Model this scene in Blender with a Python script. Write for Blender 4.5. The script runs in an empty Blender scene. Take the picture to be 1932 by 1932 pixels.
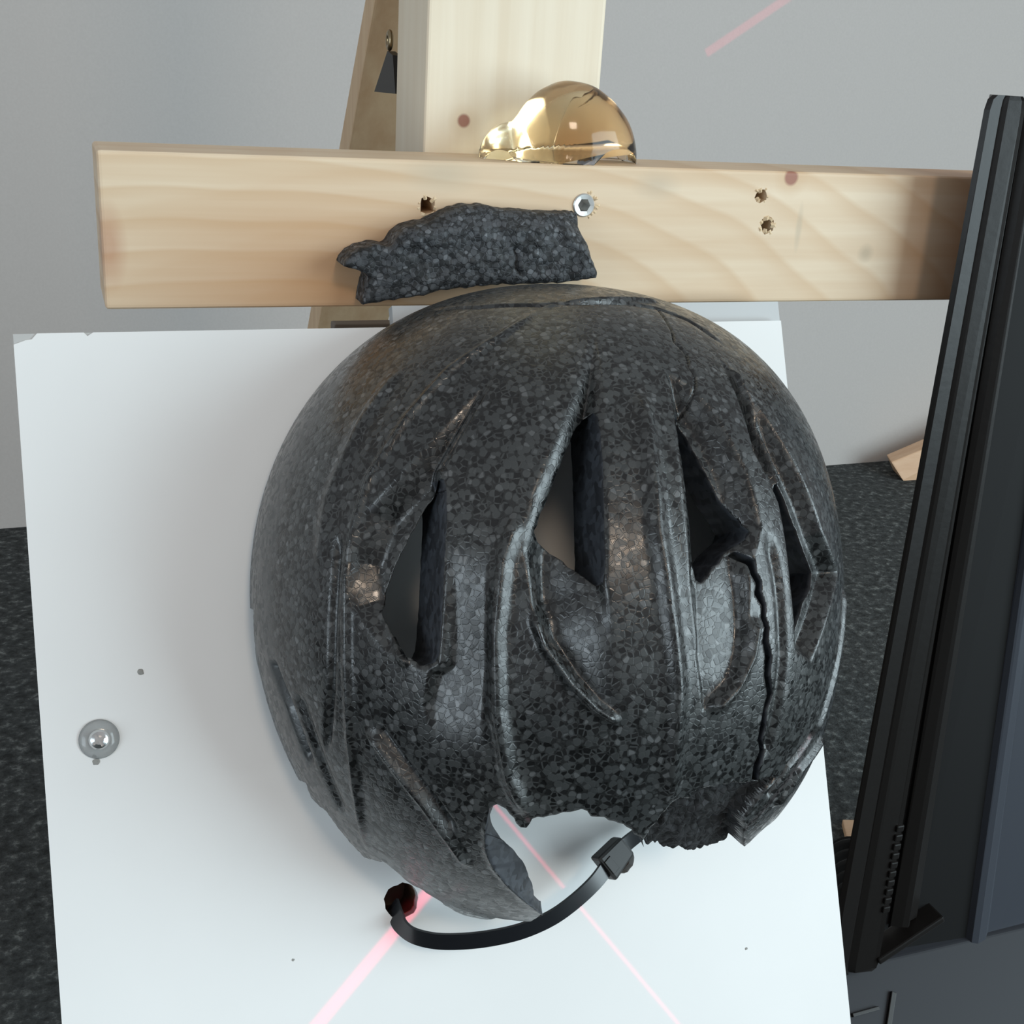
import bpy, bmesh, math, random
import numpy as np
from mathutils import Vector, Matrix, noise as mnoise

random.seed(7); rng = np.random.default_rng(7)
S = bpy.context.scene
COL = S.collection

# ------------------------------------------------------------------ camera
FLOOR = -0.5                       # the camera's eye is the origin, metres, +Y into the room, +Z up
F_PX = 2282.0
def unit(v):
    v = np.array(v, float); return v / np.linalg.norm(v)
_d = unit([-377, 6104, F_PX])
_x = np.array([6334, -461, F_PX], float); _x -= _x.dot(_d) * _d; _x = unit(_x)
_z = -_d; _y = np.cross(_z, _x)
R = np.stack([_x, _y, _z])         # world = R @ (right, down, forward)
cam = bpy.data.cameras.new('camera'); camo = bpy.data.objects.new('camera', cam); COL.objects.link(camo)
cam.sensor_width = 36.0; cam.sensor_fit = 'HORIZONTAL'; cam.lens = 36.0 * F_PX / 1932
cam.clip_start = 0.01; cam.clip_end = 50
mw = Matrix.Identity(4)
for i in range(3):
    mw[i][0] = R[i, 0]; mw[i][1] = -R[i, 1]; mw[i][2] = -R[i, 2]
camo.matrix_world = mw
S.camera = camo

# ------------------------------------------------------------------ world, lights, exposure
S.view_settings.view_transform = 'Standard'; S.view_settings.look = 'None'
S.view_settings.exposure = 0.0; S.view_settings.gamma = 1.0
S.view_settings.use_curve_mapping = False
w = bpy.data.worlds.new('room_light'); S.world = w; w.use_nodes = True
w.node_tree.nodes['Background'].inputs[0].default_value = (0.93, 0.96, 1.0, 1)
w.node_tree.nodes['Background'].inputs[1].default_value = 0.40

def area_light(name, loc, target, sx, sy, power, color):
    l = bpy.data.lights.new(name, 'AREA'); l.shape = 'RECTANGLE'; l.size = sx; l.size_y = sy
    l.energy = power; l.color = color
    o = bpy.data.objects.new(name, l); COL.objects.link(o); o.location = loc
    o.rotation_euler = (Vector(target) - Vector(loc)).to_track_quat('-Z', 'Y').to_euler()
    return o
area_light('window_light', (1.50, -0.72, 0.12), (0.2, 0.42, -0.2), 1.3, 1.2, 32.0, (0.76, 0.93, 1.0))
area_light('window_light', (-1.15, -0.45, -0.05), (0.16, 0.42, -0.2), 0.6, 0.8, 6.5, (0.76, 0.90, 1.0))
area_light('ceiling_lamp_light', (0.32, -1.5, 1.25), (0.16, 0.45, -0.15), 0.30, 0.30, 8.0, (1.0, 0.80, 0.62))

# ------------------------------------------------------------------ geometry helpers
def ray(px, py): return R @ np.array([(px - 966) / F_PX, (py - 966) / F_PX, 1.0])
def atY(px, py, Y): r = ray(px, py); return r * (Y / r[1])
def atZ(px, py, Z): r = ray(px, py); return r * (Z / r[2])
# board frame: u right, v up the board, h out of its face; the board leans back 24.5 degrees
TH = math.radians(24.5); BD = 0.436
UB = np.array([0, math.sin(TH), math.cos(TH)]); NB = np.array([0, -math.cos(TH), math.sin(TH)])
LOC = np.stack([np.array([1., 0, 0]), UB, NB]); M = LOC @ R
def b2w(P): return (np.asarray(P, float) - np.array([0, 0, BD])) @ LOC
def onb(px, py, h=0.0):            # a point at height h over the board face
    r = M @ np.array([(px - 966) / F_PX, (py - 966) / F_PX, 1.0]); t = (BD - h) / -r[2]
    return r * t + np.array([0, 0, BD])
def bproj(P):
    C = ((P - np.array([0, 0, BD])) @ LOC) @ R
    return C[:, :2] / C[:, 2:] * F_PX + 966

def prop(o, label=None, cat=None, group=None, kind=None):
    if label: o['label'] = label
    if cat: o['category'] = cat
    if group: o['group'] = group
    if kind: o['kind'] = kind
    return o
def empty(name, loc, label, cat, group=None):
    o = bpy.data.objects.new(name, None); COL.objects.link(o); o.location = Vector(loc)
    o.empty_display_size = 0.02
    return prop(o, label, cat, group)
def wloc(o):
    p = Vector(o.location)
    while o.parent: o = o.parent; p += Vector(o.location)
    return p
def mesh_obj(name, V, Fs, mat, parent=None, origin=None, smooth=False, mats=None, midx=None):
    V = np.asarray(V, np.float64)
    if origin is None:
        origin = V.mean(0) if parent is None or True else (0, 0, 0)
    origin = np.asarray(origin, float)
    me = bpy.data.meshes.new(name)
    Vl = V - origin
    if isinstance(Fs, np.ndarray):
        me.vertices.add(len(Vl)); me.vertices.foreach_set('co', Vl.astype(np.float32).ravel())
        n, k = Fs.shape
        me.loops.add(n * k); me.loops.foreach_set('vertex_index', Fs.astype(np.int32).ravel())
        me.polygons.add(n); me.polygons.foreach_set('loop_start', np.arange(0, n * k, k, dtype=np.int32))
        me.update(calc_edges=True)
    else:
        me.from_pydata(Vl.tolist(), [], [list(map(int, f)) for f in Fs])
    me.validate(); me.update()
    for m in (mats or [mat]): me.materials.append(m)
    if midx is not None: me.polygons.foreach_set('material_index', np.asarray(midx, np.int32))
    if smooth: me.polygons.foreach_set('use_smooth', np.ones(len(me.polygons), bool))
    o = bpy.data.objects.new(name, me); COL.objects.link(o)
    if parent is not None:
        o.parent = parent; o.location = Vector(origin) - wloc(parent)
    else: o.location = Vector(origin)
    return o
def bm_obj(name, bm, mat, parent=None, smooth=False, origin=None):
    bmesh.ops.recalc_face_normals(bm, faces=bm.faces)
    bm.verts.ensure_lookup_table()
    V = np.array([v.co[:] for v in bm.verts]); bm.verts.index_update()
    Fs = [[v.index for v in f.verts] for f in bm.faces]; bm.free()
    return mesh_obj(name, V, Fs, mat, parent, origin, smooth)
def box_bm(lo, hi, bev=0.0, seg=2):
    bm = bmesh.new()
    bmesh.ops.create_cube(bm, size=1)
    lo = Vector(lo); hi = Vector(hi)
    for v in bm.verts:
        v.co = Vector([(lo[i] + hi[i]) / 2 + v.co[i] * (hi[i] - lo[i]) for i in range(3)])
    if bev: bmesh.ops.bevel(bm, geom=bm.edges[:], offset=bev, segments=seg, affect='EDGES', profile=0.6)
    return bm
def hexa_bm(pts, bev=0.0):         # pts: 4 bottom, 4 top
    bm = bmesh.new(); v = [bm.verts.new(p) for p in pts]
    for f in ((3, 2, 1, 0), (4, 5, 6, 7), (0, 1, 5, 4), (1, 2, 6, 5), (2, 3, 7, 6), (3, 0, 4, 7)):
        bm.faces.new([v[i] for i in f])
    if bev: bmesh.ops.bevel(bm, geom=bm.edges[:], offset=bev, segments=2, affect='EDGES', profile=0.6)
    return bm
def lathe(prof, c, axis, n=40):    # prof: (radius, height) pairs about axis through c
    a = Vector(axis).normalized(); t = a.orthogonal().normalized(); s = a.cross(t); c = Vector(c)
    bm = bmesh.new(); rows = []
    for r, h in prof:
        if r < 1e-7: rows.append([bm.verts.new(c + a * h)])
        else: rows.append([bm.verts.new(c + a * h + (t * math.cos(2 * math.pi * k / n) + s * math.sin(2 * math.pi * k / n)) * r) for k in range(n)])
    for A, B in zip(rows, rows[1:]):
        for k in range(n):
            q = [A[k % len(A)], A[(k + 1) % len(A)], B[(k + 1) % len(B)], B[k % len(B)]]
            u = []
            for x in q:
                if x not in u: u.append(x)
            if len(u) > 2: bm.faces.new(u)
    return bm
def prism(poly, base, ax, ay, az, z0, z1, bev=0.0):   # 2-D outline extruded
    base, ax, ay, az = [Vector(q) for q in (base, ax, ay, az)]
    bm = bmesh.new()
    lo = [bm.verts.new(base + ax * p[0] + ay * p[1] + az * z0) for p in poly]
    hi = [bm.verts.new(base + ax * p[0] + ay * p[1] + az * z1) for p in poly]
    n = len(poly)
    bm.faces.new(hi); bm.faces.new(lo[::-1])
    for i in range(n): bm.faces.new([lo[i], lo[(i + 1) % n], hi[(i + 1) % n], hi[i]])
    if bev: bmesh.ops.bevel(bm, geom=[e for e in bm.edges], offset=bev, segments=2, affect='EDGES')
    return bm
def cut(o, cutters):               # real holes: boolean, then the cutters are thrown away
    cs = []
    for bm in cutters:
        bmesh.ops.recalc_face_normals(bm, faces=bm.faces)
        me = bpy.data.meshes.new('c'); bm.to_mesh(me); bm.free()
        c = bpy.data.objects.new('c', me); COL.objects.link(c); cs.append(c)
        m = o.modifiers.new('b', 'BOOLEAN'); m.operation = 'DIFFERENCE'; m.solver = 'EXACT'; m.object = c
    bpy.context.view_layer.update()
    dg = bpy.context.evaluated_depsgraph_get()
    me = bpy.data.meshes.new_from_object(o.evaluated_get(dg)); me.name = o.name
    o.modifiers.clear(); o.data = me
    for c in cs: bpy.data.objects.remove(c)
def blob_poly(cx, cy, r, n, amp, seed):
    q = random.Random(seed); out = []
    for k in range(n):
        a = 2 * math.pi * k / n; rr = r * (1 + amp * (q.random() * 2 - 1)); out.append((cx + rr * math.cos(a), cy + rr * math.sin(a)))
    return out
def inside(poly, P):
    poly = np.asarray(poly); x, y = P[:, 0], P[:, 1]; c = np.zeros(len(P), bool); n = len(poly)
    for i in range(n):
        x1, y1 = poly[i]; x2, y2 = poly[(i + 1) % n]
        if y1 == y2: continue
        c ^= ((y1 > y) != (y2 > y)) & (x < (x2 - x1) * (y - y1) / (y2 - y1) + x1)
    return c
def segdist(poly, P, closed=True):
    """distance, nearest segment index, parameter, side (>0 left)"""
    poly = np.asarray(poly, float); n = len(poly); m = n if closed else n - 1
    best = np.full(len(P), 1e9); bi = np.zeros(len(P), int); bt = np.zeros(len(P)); bs = np.zeros(len(P))
    for i in range(m):
        a = poly[i]; b = poly[(i + 1) % n]; ab = b - a; L = ab.dot(ab) + 1e-18
        ap = P - a; t = np.clip((ap @ ab) / L, 0, 1); q = ap - t[:, None] * ab
        d = np.hypot(q[:, 0], q[:, 1]); k = d < best
        best[k] = d[k]; bi[k] = i; bt[k] = t[k]; bs[k] = (ab[0] * ap[k, 1] - ab[1] * ap[k, 0])
    return best, bi, bt, np.sign(bs)
def smooth01(x): x = np.clip(x, 0, 1); return x * x * (3 - 2 * x)
def vnoise(P, scale, seed=0.0):    # per-point smooth noise
    return np.array([mnoise.noise((p[0] * scale + seed, p[1] * scale - seed, p[2] * scale)) for p in P])
def jag(poly, step, amp, seed, closed=True):   # broken, ragged version of an outline
    q = np.random.default_rng(seed); out = []; n = len(poly)
    for i in range(n if closed else n - 1):
        a = np.array(poly[i], float); b = np.array(poly[(i + 1) % n], float); L = np.linalg.norm(b - a)
        m = max(1, int(L / step)); nn = np.array([-(b - a)[1], (b - a)[0]]) / (L + 1e-9)
        for k in range(m): out.append(a + (b - a) * k / m + nn * q.normal() * amp * (0 if k == 0 else 1))
    if not closed: out.append(np.array(poly[-1], float))
    return out

# ------------------------------------------------------------------ materials
def new_mat(name, rough=0.6, spec=0.5, color=(0.5, 0.5, 0.5)):
    m = bpy.data.materials.new(name); m.use_nodes = True; nt = m.node_tree
    b = nt.nodes['Principled BSDF']; b.inputs['Base Color'].default_value = (*color, 1)
    b.inputs['Roughness'].default_value = rough; b.inputs['Specular IOR Level'].default_value = spec
    return m, nt, b
def N(nt, t, **kw):
    n = nt.nodes.new(t)
    for k, v in kw.items():
        if k.startswith('i_'): n.inputs[k[2:].replace('_', ' ')].default_value = v
        else: setattr(n, k, v)
    return n
def ramp(nt, stops, interp='LINEAR'):
    r = nt.nodes.new('ShaderNodeValToRGB'); r.color_ramp.interpolation = interp
    e = r.color_ramp.elements
    while len(e) < len(stops): e.new(0.5)
    for x, (p, c) in zip(e, stops): x.position = p; x.color = (*c, 1) if len(c) == 3 else c
    return r
def mix(nt, a, b, fac, mode='MIX'):
    n = nt.nodes.new('ShaderNodeMix'); n.data_type = 'RGBA'; n.blend_type = mode
    for s, v in ((0, fac), (6, a), (7, b)):
        if hasattr(v, 'is_linked'): nt.links.new(v, n.inputs[s])
        elif isinstance(v, tuple): n.inputs[s].default_value = (*v, 1)
        else: n.inputs[s].default_value = v
    return n.outputs[2]
def bump(nt, b, h, strength, dist, prev=None):
    n = nt.nodes.new('ShaderNodeBump'); n.inputs['Strength'].default_value = strength; n.inputs['Distance'].default_value = dist
    nt.links.new(h, n.inputs['Height'])
    if prev is not None: nt.links.new(prev, n.inputs['Normal'])
    nt.links.new(n.outputs[0], b.inputs['Normal']); return n.outputs[0]
def srgb(r, g, b):
    f = lambda c: (c / 255 / 12.92) if c / 255 <= 0.04045 else ((c / 255 + 0.055) / 1.055) ** 2.4
    return (f(r), f(g), f(b))

def eps_mat(name, scale, dark, mid, light, rough, broken=False):
    m, nt, b = new_mat(name, rough, 0.35 if broken else 0.62)
    tc = N(nt, 'ShaderNodeTexCoord'); L = nt.links
    nz = N(nt, 'ShaderNodeTexNoise', i_Scale=scale * 0.5, i_Detail=1.0)
    L.new(tc.outputs['Object'], nz.inputs['Vector'])
    wv = N(nt, 'ShaderNodeVectorMath', operation='MULTIPLY_ADD'); wv.inputs[1].default_value = (0.0008,) * 3
    L.new(nz.outputs['Color'], wv.inputs[0]); L.new(tc.outputs['Object'], wv.inputs[2])
    vo = N(nt, 'ShaderNodeTexVoronoi', i_Scale=scale); L.new(wv.outputs[0], vo.inputs['Vector'])
    ve = N(nt, 'ShaderNodeTexVoronoi', i_Scale=scale, feature='DISTANCE_TO_EDGE'); L.new(wv.outputs[0], ve.inputs['Vector'])
    sep = N(nt, 'ShaderNodeSeparateColor'); L.new(vo.outputs['Color'], sep.inputs[0])
    r1 = ramp(nt, [(0.0, dark), (0.46, dark), (0.56, mid), (0.85, mid), (1.0, light)]); L.new(sep.outputs[0], r1.inputs[0])
    re = ramp(nt, [(0.0, (0, 0, 0)), (0.05, (0, 0, 0)), (0.13, (1, 1, 1))]); L.new(ve.outputs['Distance'], re.inputs[0])
    c1 = mix(nt, mid, r1.outputs[0], re.outputs[0])
    # pinholes where beads meet
    ph = ramp(nt, [(0.0, (1, 1, 1)), (0.62, (1, 1, 1)), (0.72, (0.15, 0.15, 0.15))])
    big = N(nt, 'ShaderNodeTexNoise', i_Scale=22.0, i_Detail=2.0); L.new(tc.outputs['Object'], big.inputs['Vector'])
    vd = N(nt, 'ShaderNodeMath', operation='MULTIPLY'); vd.inputs[1].default_value = 1.0; L.new(vo.outputs['Distance'], vd.inputs[0])
    L.new(vd.outputs[0], ph.inputs[0])
    c2 = mix(nt, c1, ph.outputs[0], 0.8, 'MULTIPLY')
    bt = ramp(nt, [(0.3, (0.8, 0.8, 0.8)), (0.7, (1.25, 1.22, 1.18))]); L.new(big.outputs[0], bt.inputs[0])
    c3 = mix(nt, c2, bt.outputs[0], 1.0, 'MULTIPLY')
    at = N(nt, 'ShaderNodeAttribute', attribute_name='skin'); at.attribute_type = 'GEOMETRY'
    c4 = mix(nt, c3, tuple(x * 1.15 for x in mid), at.outputs['Fac'])
    L.new(c4, b.inputs['Base Color'])
    # bead-to-bead tilt: every bead face leans its own way
    hs = N(nt, 'ShaderNodeMath', operation='MULTIPLY'); hs.inputs[1].default_value = 0.6
    L.new(sep.outputs[1], hs.inputs[0])
    h2 = N(nt, 'ShaderNodeMath', operation='ADD'); L.new(re.outputs[0], h2.inputs[0]); L.new(hs.outputs[0], h2.inputs[1])
    sk = N(nt, 'ShaderNodeMath', operation='SUBTRACT'); sk.inputs[0].default_value = 1.0; L.new(at.outputs['Fac'], sk.inputs[1])
    hh = N(nt, 'ShaderNodeMath', operation='MULTIPLY'); L.new(h2.outputs[0], hh.inputs[0]); L.new(sk.outputs[0], hh.inputs[1])
    p = bump(nt, b, hh.outputs[0], 0.5 if broken else 0.30, 0.0005 if broken else 0.00010)
    # roughness differs bead by bead
    rr = N(nt, 'ShaderNodeMapRange'); rr.inputs[3].default_value = rough - 0.08; rr.inputs[4].default_value = rough + 0.16
    L.new(sep.outputs[2], rr.inputs[0]); L.new(rr.outputs[0], b.inputs['Roughness'])
    return m
EPS = eps_mat('dark_bead_foam', 520.0, srgb(14, 15, 16), srgb(56, 59, 60), srgb(90, 93, 95), 0.27)
EPSB = eps_mat('broken_bead_foam', 520.0, srgb(44, 46, 48), srgb(72, 75, 79), srgb(108, 112, 117), 0.6, True)
EPSD = eps_mat('torn_bead_foam', 420.0, srgb(24, 25, 26), srgb(40, 41, 43), srgb(58, 60, 63), 0.75, True)
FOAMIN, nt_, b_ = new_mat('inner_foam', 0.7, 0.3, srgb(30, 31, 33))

def wood_mat(name, base, deep, axis, ring=None, knots=(), stains_shade=(), gscale=1.0):
    """pine: straight grain along axis, optional cathedral rings, knots given as object-space points"""
    m, nt, b = new_mat(name, 0.52, 0.35); L = nt.links
    tc = N(nt, 'ShaderNodeTexCoord')
    sc = [95.0 * gscale] * 3; sc[axis] = 3.2 * gscale
    mp = N(nt, 'ShaderNodeMapping'); mp.inputs['Scale'].default_value = sc; L.new(tc.outputs['Object'], mp.inputs[0])
    g = N(nt, 'ShaderNodeTexNoise', i_Scale=1.0, i_Detail=4.0, i_Roughness=0.6); L.new(mp.outputs[0], g.inputs['Vector'])
    gr = ramp(nt, [(0.34, deep), (0.62, base)]); L.new(g.outputs[0], gr.inputs[0])
    c = mix(nt, base, gr.outputs[0], 0.45)
    if ring:
        for (cx, cy, cz, sx, sy, sz, freq, fac) in ring:
            mr = N(nt, 'ShaderNodeMapping'); mr.inputs['Location'].default_value = (-cx * sx, -cy * sy, -cz * sz); mr.inputs['Scale'].default_value = (sx, sy, sz)
            L.new(tc.outputs['Object'], mr.inputs[0])
            ln = N(nt, 'ShaderNodeVectorMath', operation='LENGTH'); L.new(mr.outputs[0], ln.inputs[0])
            n2 = N(nt, 'ShaderNodeTexNoise', i_Scale=14.0, i_Detail=1.0); L.new(tc.outputs['Object'], n2.inputs['Vector'])
            ad = N(nt, 'ShaderNodeMath', operation='MULTIPLY_ADD'); ad.inputs[1].default_value = 0.010; L.new(n2.outputs[0], ad.inputs[0]); L.new(ln.outputs['Value'], ad.inputs[2])
            ml = N(nt, 'ShaderNodeMath', operation='MULTIPLY'); ml.inputs[1].default_value = freq; L.new(ad.outputs[0], ml.inputs[0])
            fr = N(nt, 'ShaderNodeMath', operation='FRACT'); L.new(ml.outputs[0], fr.inputs[0])
            fd = ramp(nt, [(0.0, (0.0,) * 3), (0.55, (0.25,) * 3), (0.88, (1,) * 3), (1.0, (0.0,) * 3)]); L.new(fr.outputs[0], fd.inputs[0])
            fa = N(nt, 'ShaderNodeMath', operation='MULTIPLY'); fa.inputs[1].default_value = fac; L.new(fd.outputs[0], fa.inputs[0])
            c = mix(nt, c, deep, fa.outputs[0])
    def disc(p, r, col, fac, soft, c, sq=(1, 1, 1)):
        mk = N(nt, 'ShaderNodeMapping'); mk.inputs['Location'].default_value = tuple(-p[i] * sq[i] for i in range(3)); mk.inputs['Scale'].default_value = sq
        L.new(tc.outputs['Object'], mk.inputs[0])
        ln = N(nt, 'ShaderNodeVectorMath', operation='LENGTH'); L.new(mk.outputs[0], ln.inputs[0])
        mr = N(nt, 'ShaderNodeMapRange'); mr.inputs[1].default_value = r * (1 - soft); mr.inputs[2].default_value = r * (1 + soft)
        mr.inputs[3].default_value = fac; mr.inputs[4].default_value = 0.0; L.new(ln.outputs['Value'], mr.inputs[0])
        return mix(nt, c, col, mr.outputs[0])
    for (p, r, col, fac, soft, sq) in stains_shade: c = disc(p, r, col, fac, soft, c, sq)
    for (p, r) in knots:
        c = disc(p, r * 1.9, deep, 0.5, 0.5, c); c = disc(p, r, srgb(150, 92, 78), 0.85, 0.2, c)
    L.new(c, b.inputs['Base Color'])
    bump(nt, b, g.outputs[0], 0.12, 0.0006)
    return m

# ------------------------------------------------------------------ room
m_wall, nt, b = new_mat('grey_wall_paint', 0.85, 0.2)
tc = N(nt, 'ShaderNodeTexCoord')
nw = N(nt, 'ShaderNodeTexNoise', i_Scale=420.0, i_Detail=3.0); nt.links.new(tc.outputs['Object'], nw.inputs['Vector'])
rw = ramp(nt, [(0.3, srgb(193, 188, 184)), (0.7, srgb(197, 192, 188))]); nt.links.new(nw.outputs[0], rw.inputs[0])
nt.links.new(rw.outputs[0], b.inputs['Base Color']); bump(nt, b, nw.outputs[0], 0.06, 0.0006)
m_floor, nt, b = new_mat('charcoal_carpet', 0.95, 0.1)
tc = N(nt, 'ShaderNodeTexCoord')
n1 = N(nt, 'ShaderNodeTexNoise', i_Scale=110.0, i_Detail=4.0, i_Roughness=0.7); nt.links.new(tc.outputs['Object'], n1.inputs['Vector'])
r1 = ramp(nt, [(0.35, srgb(50, 52, 52)), (0.55, srgb(74, 77, 77)), (0.72, srgb(132, 136, 134))]); nt.links.new(n1.outputs[0], r1.inputs[0])
nt.links.new(r1.outputs[0], b.inputs['Base Color']); bump(nt, b, n1.outputs[0], 0.8, 0.004)

def wy(x): return 1.309 + 0.027 * (x + 0.065)
WX0, WX1, WT = -1.2, 2.6, 0.08
V = []
for x in (WX0, WX1):
    for (dy, z) in ((0, FLOOR), (0, 1.9), (WT, 1.9), (WT, FLOOR)): V.append((x, wy(x) + dy, z))
o = mesh_obj('wall_back', V, [(0, 1, 5, 4), (1, 2, 6, 5), (2, 3, 7, 6), (3, 0, 4, 7), (0, 3, 2, 1), (4, 5, 6, 7)], m_wall, origin=(0.7, wy(0.7), FLOOR)); prop(o, 'plain grey painted wall behind the wooden stand', kind='structure')
bm = box_bm((WX0, -1.6, FLOOR - 0.05), (WX1, 1.5, FLOOR)); o = bm_obj('floor', bm, m_floor, origin=(0.7, 0, FLOOR)); prop(o, 'dark speckled carpet floor', kind='structure')

# ------------------------------------------------------------------ wooden stand
BX0, BX1, BY, BT = 0.0148, 0.62, 0.455, 0.040
BZ0, BZ1 = -0.0925, -0.0372
stand = empty('wooden_stand', (0.18, 0.52, FLOOR), 'pale pine stand with upright post and horizontal crossbeam behind the white board', 'stand')
pine, pdeep = srgb(230, 211, 184), srgb(206, 172, 134)
bc = np.array([(BX0 + BX1) / 2, BY + BT / 2, (BZ0 + BZ1) / 2])
def bp(px, py, Y=BY): return tuple(atY(px, py, Y) - bc)
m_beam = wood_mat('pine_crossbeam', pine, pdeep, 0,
    ring=[(*bp(430, 720), 0.34, 0.15, 1.0, 90, 0.5), (*bp(1700, 760), 0.26, 0.15, 1.0, 70, 0.12)],
    knots=[(bp(1493, 335), 0.0032)],
    stains_shade=[(bp(1830, 470), 0.026, srgb(164, 100, 56), 0.7, 0.8, (1, 0.3, 0.35)), (bp(1633, 478), 0.003, srgb(150, 140, 118), 0.4, 0.6, (1, 1, 1)),  # first disc: shadow beside the case, painted into the wood
            (bp(205, 465), 0.006, srgb(178, 120, 92), 0.5, 0.6, (1.4, 0.3, 0.55)), (bp(620, 540), 0.024, srgb(192, 132, 76), 0.6, 0.9, (0.5, 0.3, 1)),  # second disc: brown shadow of the foam fragment, painted on the beam
            (bp(1507, 430), 0.008, srgb(180, 168, 146), 0.4, 0.5, (6, 0.3, 1)), (bp(1240, 350), 0.005, srgb(178, 168, 150), 0.35, 0.7, (0.7, 0.3, 1.2)), (bp(835, 330), 0.006, srgb(186, 176, 156), 0.4, 0.7, (0.6, 0.3, 1.2))])
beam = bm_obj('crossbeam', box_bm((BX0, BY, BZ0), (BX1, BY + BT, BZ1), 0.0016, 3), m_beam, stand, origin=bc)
HOLES = [(806, 388, 0.0034), (1437, 369, 0.0029), (1447, 425, 0.0033)]
cs = []
for i, (px, py, r) in enumerate(HOLES):
    c = atY(px, py, BY); cs.append(prism(blob_poly(0, 0, r, 11, 0.22, i + 3), c, (1, 0, 0), (0, 0, 1), (0, -1, 0), -0.018, 0.004))
c = atY(1101, 387, BY); SCR = c
cs.append(prism(blob_poly(0, 0, 0.0040, 18, 0.04, 9), c, (1, 0, 0), (0, 0, 1), (0, -1, 0), -0.0075, 0.004))
cut(beam, cs)
m_torn = wood_mat('torn_pine_fibre', srgb(226, 204, 170), srgb(170, 130, 84), 0)
for i, (px, py, r) in enumerate(HOLES):      # chewed lips of the old screw holes
    c = atY(px, py, BY); bm = bmesh.new(); q = random.Random(i + 31); n = 7
    for k in range(n):
        a = 2 * math.pi * k / n + q.uniform(-.2, .2); wd = q.uniform(.25, .62); ro = r * q.uniform(1.05, 1.7); ri = r * q.uniform(.5, 1.0); hh = q.uniform(.0002, .0007)
        P = lambda rr, aa, h: bm.verts.new((c[0] + rr * math.cos(aa), BY - h, c[2] + rr * math.sin(aa)))
        v = [P(ri, a - wd, -.0004), P(ro, a - wd * .7, -.0003), P(ro, a + wd * .7, -.0003), P(ri, a + wd, -.0004), P((ri * 1.3 + ro) / 2.3, a, hh), P(ri * 0.9, a, hh * .6)]
        for f in ((0, 1, 4), (1, 2, 4), (2, 3, 4), (3, 5, 4), (5, 0, 4), (0, 3, 2, 1)): bm.faces.new([v[j] for j in f])
    bm_obj('torn_rim', bm, m_torn, beam)
m_zinc, nt, b = new_mat('zinc_screw', 0.35, 0.5, (0.62, 0.62, 0.60)); b.inputs['Metallic'].default_value = 0.75
bm = bmesh.new(); hexn, rr = 6, 36            # countersunk screw with a hex socket
rows = []
for (r, y, kind) in ((0.0046, 0.001, 'c'), (0.0046, -0.0004, 'c'), (0.0042, -0.0008, 'c'), (0.0027, -0.0006, 'h'), (0.0025, 0.0060, 'h')):
    row = []
    for k in range(rr):
        a = 2 * math.pi * k / rr; q = r
        if kind == 'h': q = r * math.cos(math.pi / 6) / math.cos((a % (math.pi / 3)) - math.pi / 6)
        row.append(bm.verts.new((SCR[0] + q * math.cos(a), BY + y, SCR[2] + q * math.sin(a))))
    rows.append(row)
for A, B in zip(rows, rows[1:]):
    for k in range(rr): bm.faces.new([A[k], A[(k + 1) % rr], B[(k + 1) % rr], B[k]])
bm.faces.new(rows[-1])
o = bm_obj('screw', bm, m_zinc, beam); o['label'] = 'silver screw head with a six sided socket'
bm = bmesh.new(); q = random.Random(77)      # splintered ring beside the screw
for k in range(9):
    a = -1.1 + k * .3 + q.uniform(-.1, .1); ro = .0046 * q.uniform(1.25, 1.75); ri = .0044; hh = q.uniform(.0003, .0010)
    P = lambda r_, aa, h: bm.verts.new((SCR[0] + r_ * math.cos(aa), BY - h, SCR[2] + r_ * math.sin(aa)))
    v = [P(ri, a - .2, -.0003), P(ro, a - .12, -.0003), P(ro, a + .12, -.0003), P(ri, a + .2, -.0003), P((ri + ro) / 2, a, hh)]
    for f in ((0, 1, 4), (1, 2, 4), (2, 3, 4), (3, 0, 4), (0, 3, 2, 1)): bm.faces.new([v[j] for j in f])
bm_obj('torn_rim', bm, m_torn, beam)

PX0, PX1, PY0, PY1 = 0.1432, 0.2196, 0.4952, 0.541
pc = np.array([(PX0 + PX1) / 2, (PY0 + PY1) / 2, 0.0])
m_post = wood_mat('pine_post', srgb(236, 224, 202), srgb(216, 196, 166), 2, knots=[(tuple(atY(875, 228, PY0) - pc), 0.0026)],
    stains_shade=[(tuple(atY(705, 130, .54) - pc), 0.004, srgb(150, 92, 78), 0.0, 0.3, (1, 1, 0.3))])
post = bm_obj('post', box_bm((PX0, PY0, FLOOR), (PX1, PY1, 0.42), 0.0016, 3), m_post, stand, origin=pc)
# brace leaning back from the post to the floor
m_leg = wood_mat('pine_brace', srgb(216, 188, 152), srgb(186, 144, 106), 2, knots=[])
dl = unit([0, 0.142, -0.181]); up = np.array([0, dl[2], -dl[1]])   # up: towards its back/top side
A0 = np.array([0.1434, 0.5925, 0.022]); t1 = (FLOOR - A0[2]) / dl[2]; t0 = -0.10
th = 0.0360
A, B = A0 + dl * t0, A0 + dl * (t1 + 0.0)
fr = np.array([0, -0.8, -0.6]) * 0 + np.array([0, -dl[2] * -1, 0]) * 0
nfront = np.array([0, dl[2], -dl[1]])
if nfront[1] > 0: nfront = -nfront
pts = []
for C in (B, A):
    for (x, k) in ((0.1434, 1), (0.186, 1), (0.186, 0), (0.1434, 0)):
        p = C + nfront * th * k; p[0] = x; p[1] = max(p[1], 0.5425) if C is A else p[1]; pts.append(p)
for i in range(4):                 # foot cut level on the floor
    p = pts[i]; s = (FLOOR - p[2]) / dl[2]; pts[i] = p + dl * s
bm_obj('brace', hexa_bm(pts, 0.0012), m_leg, stand)
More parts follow.
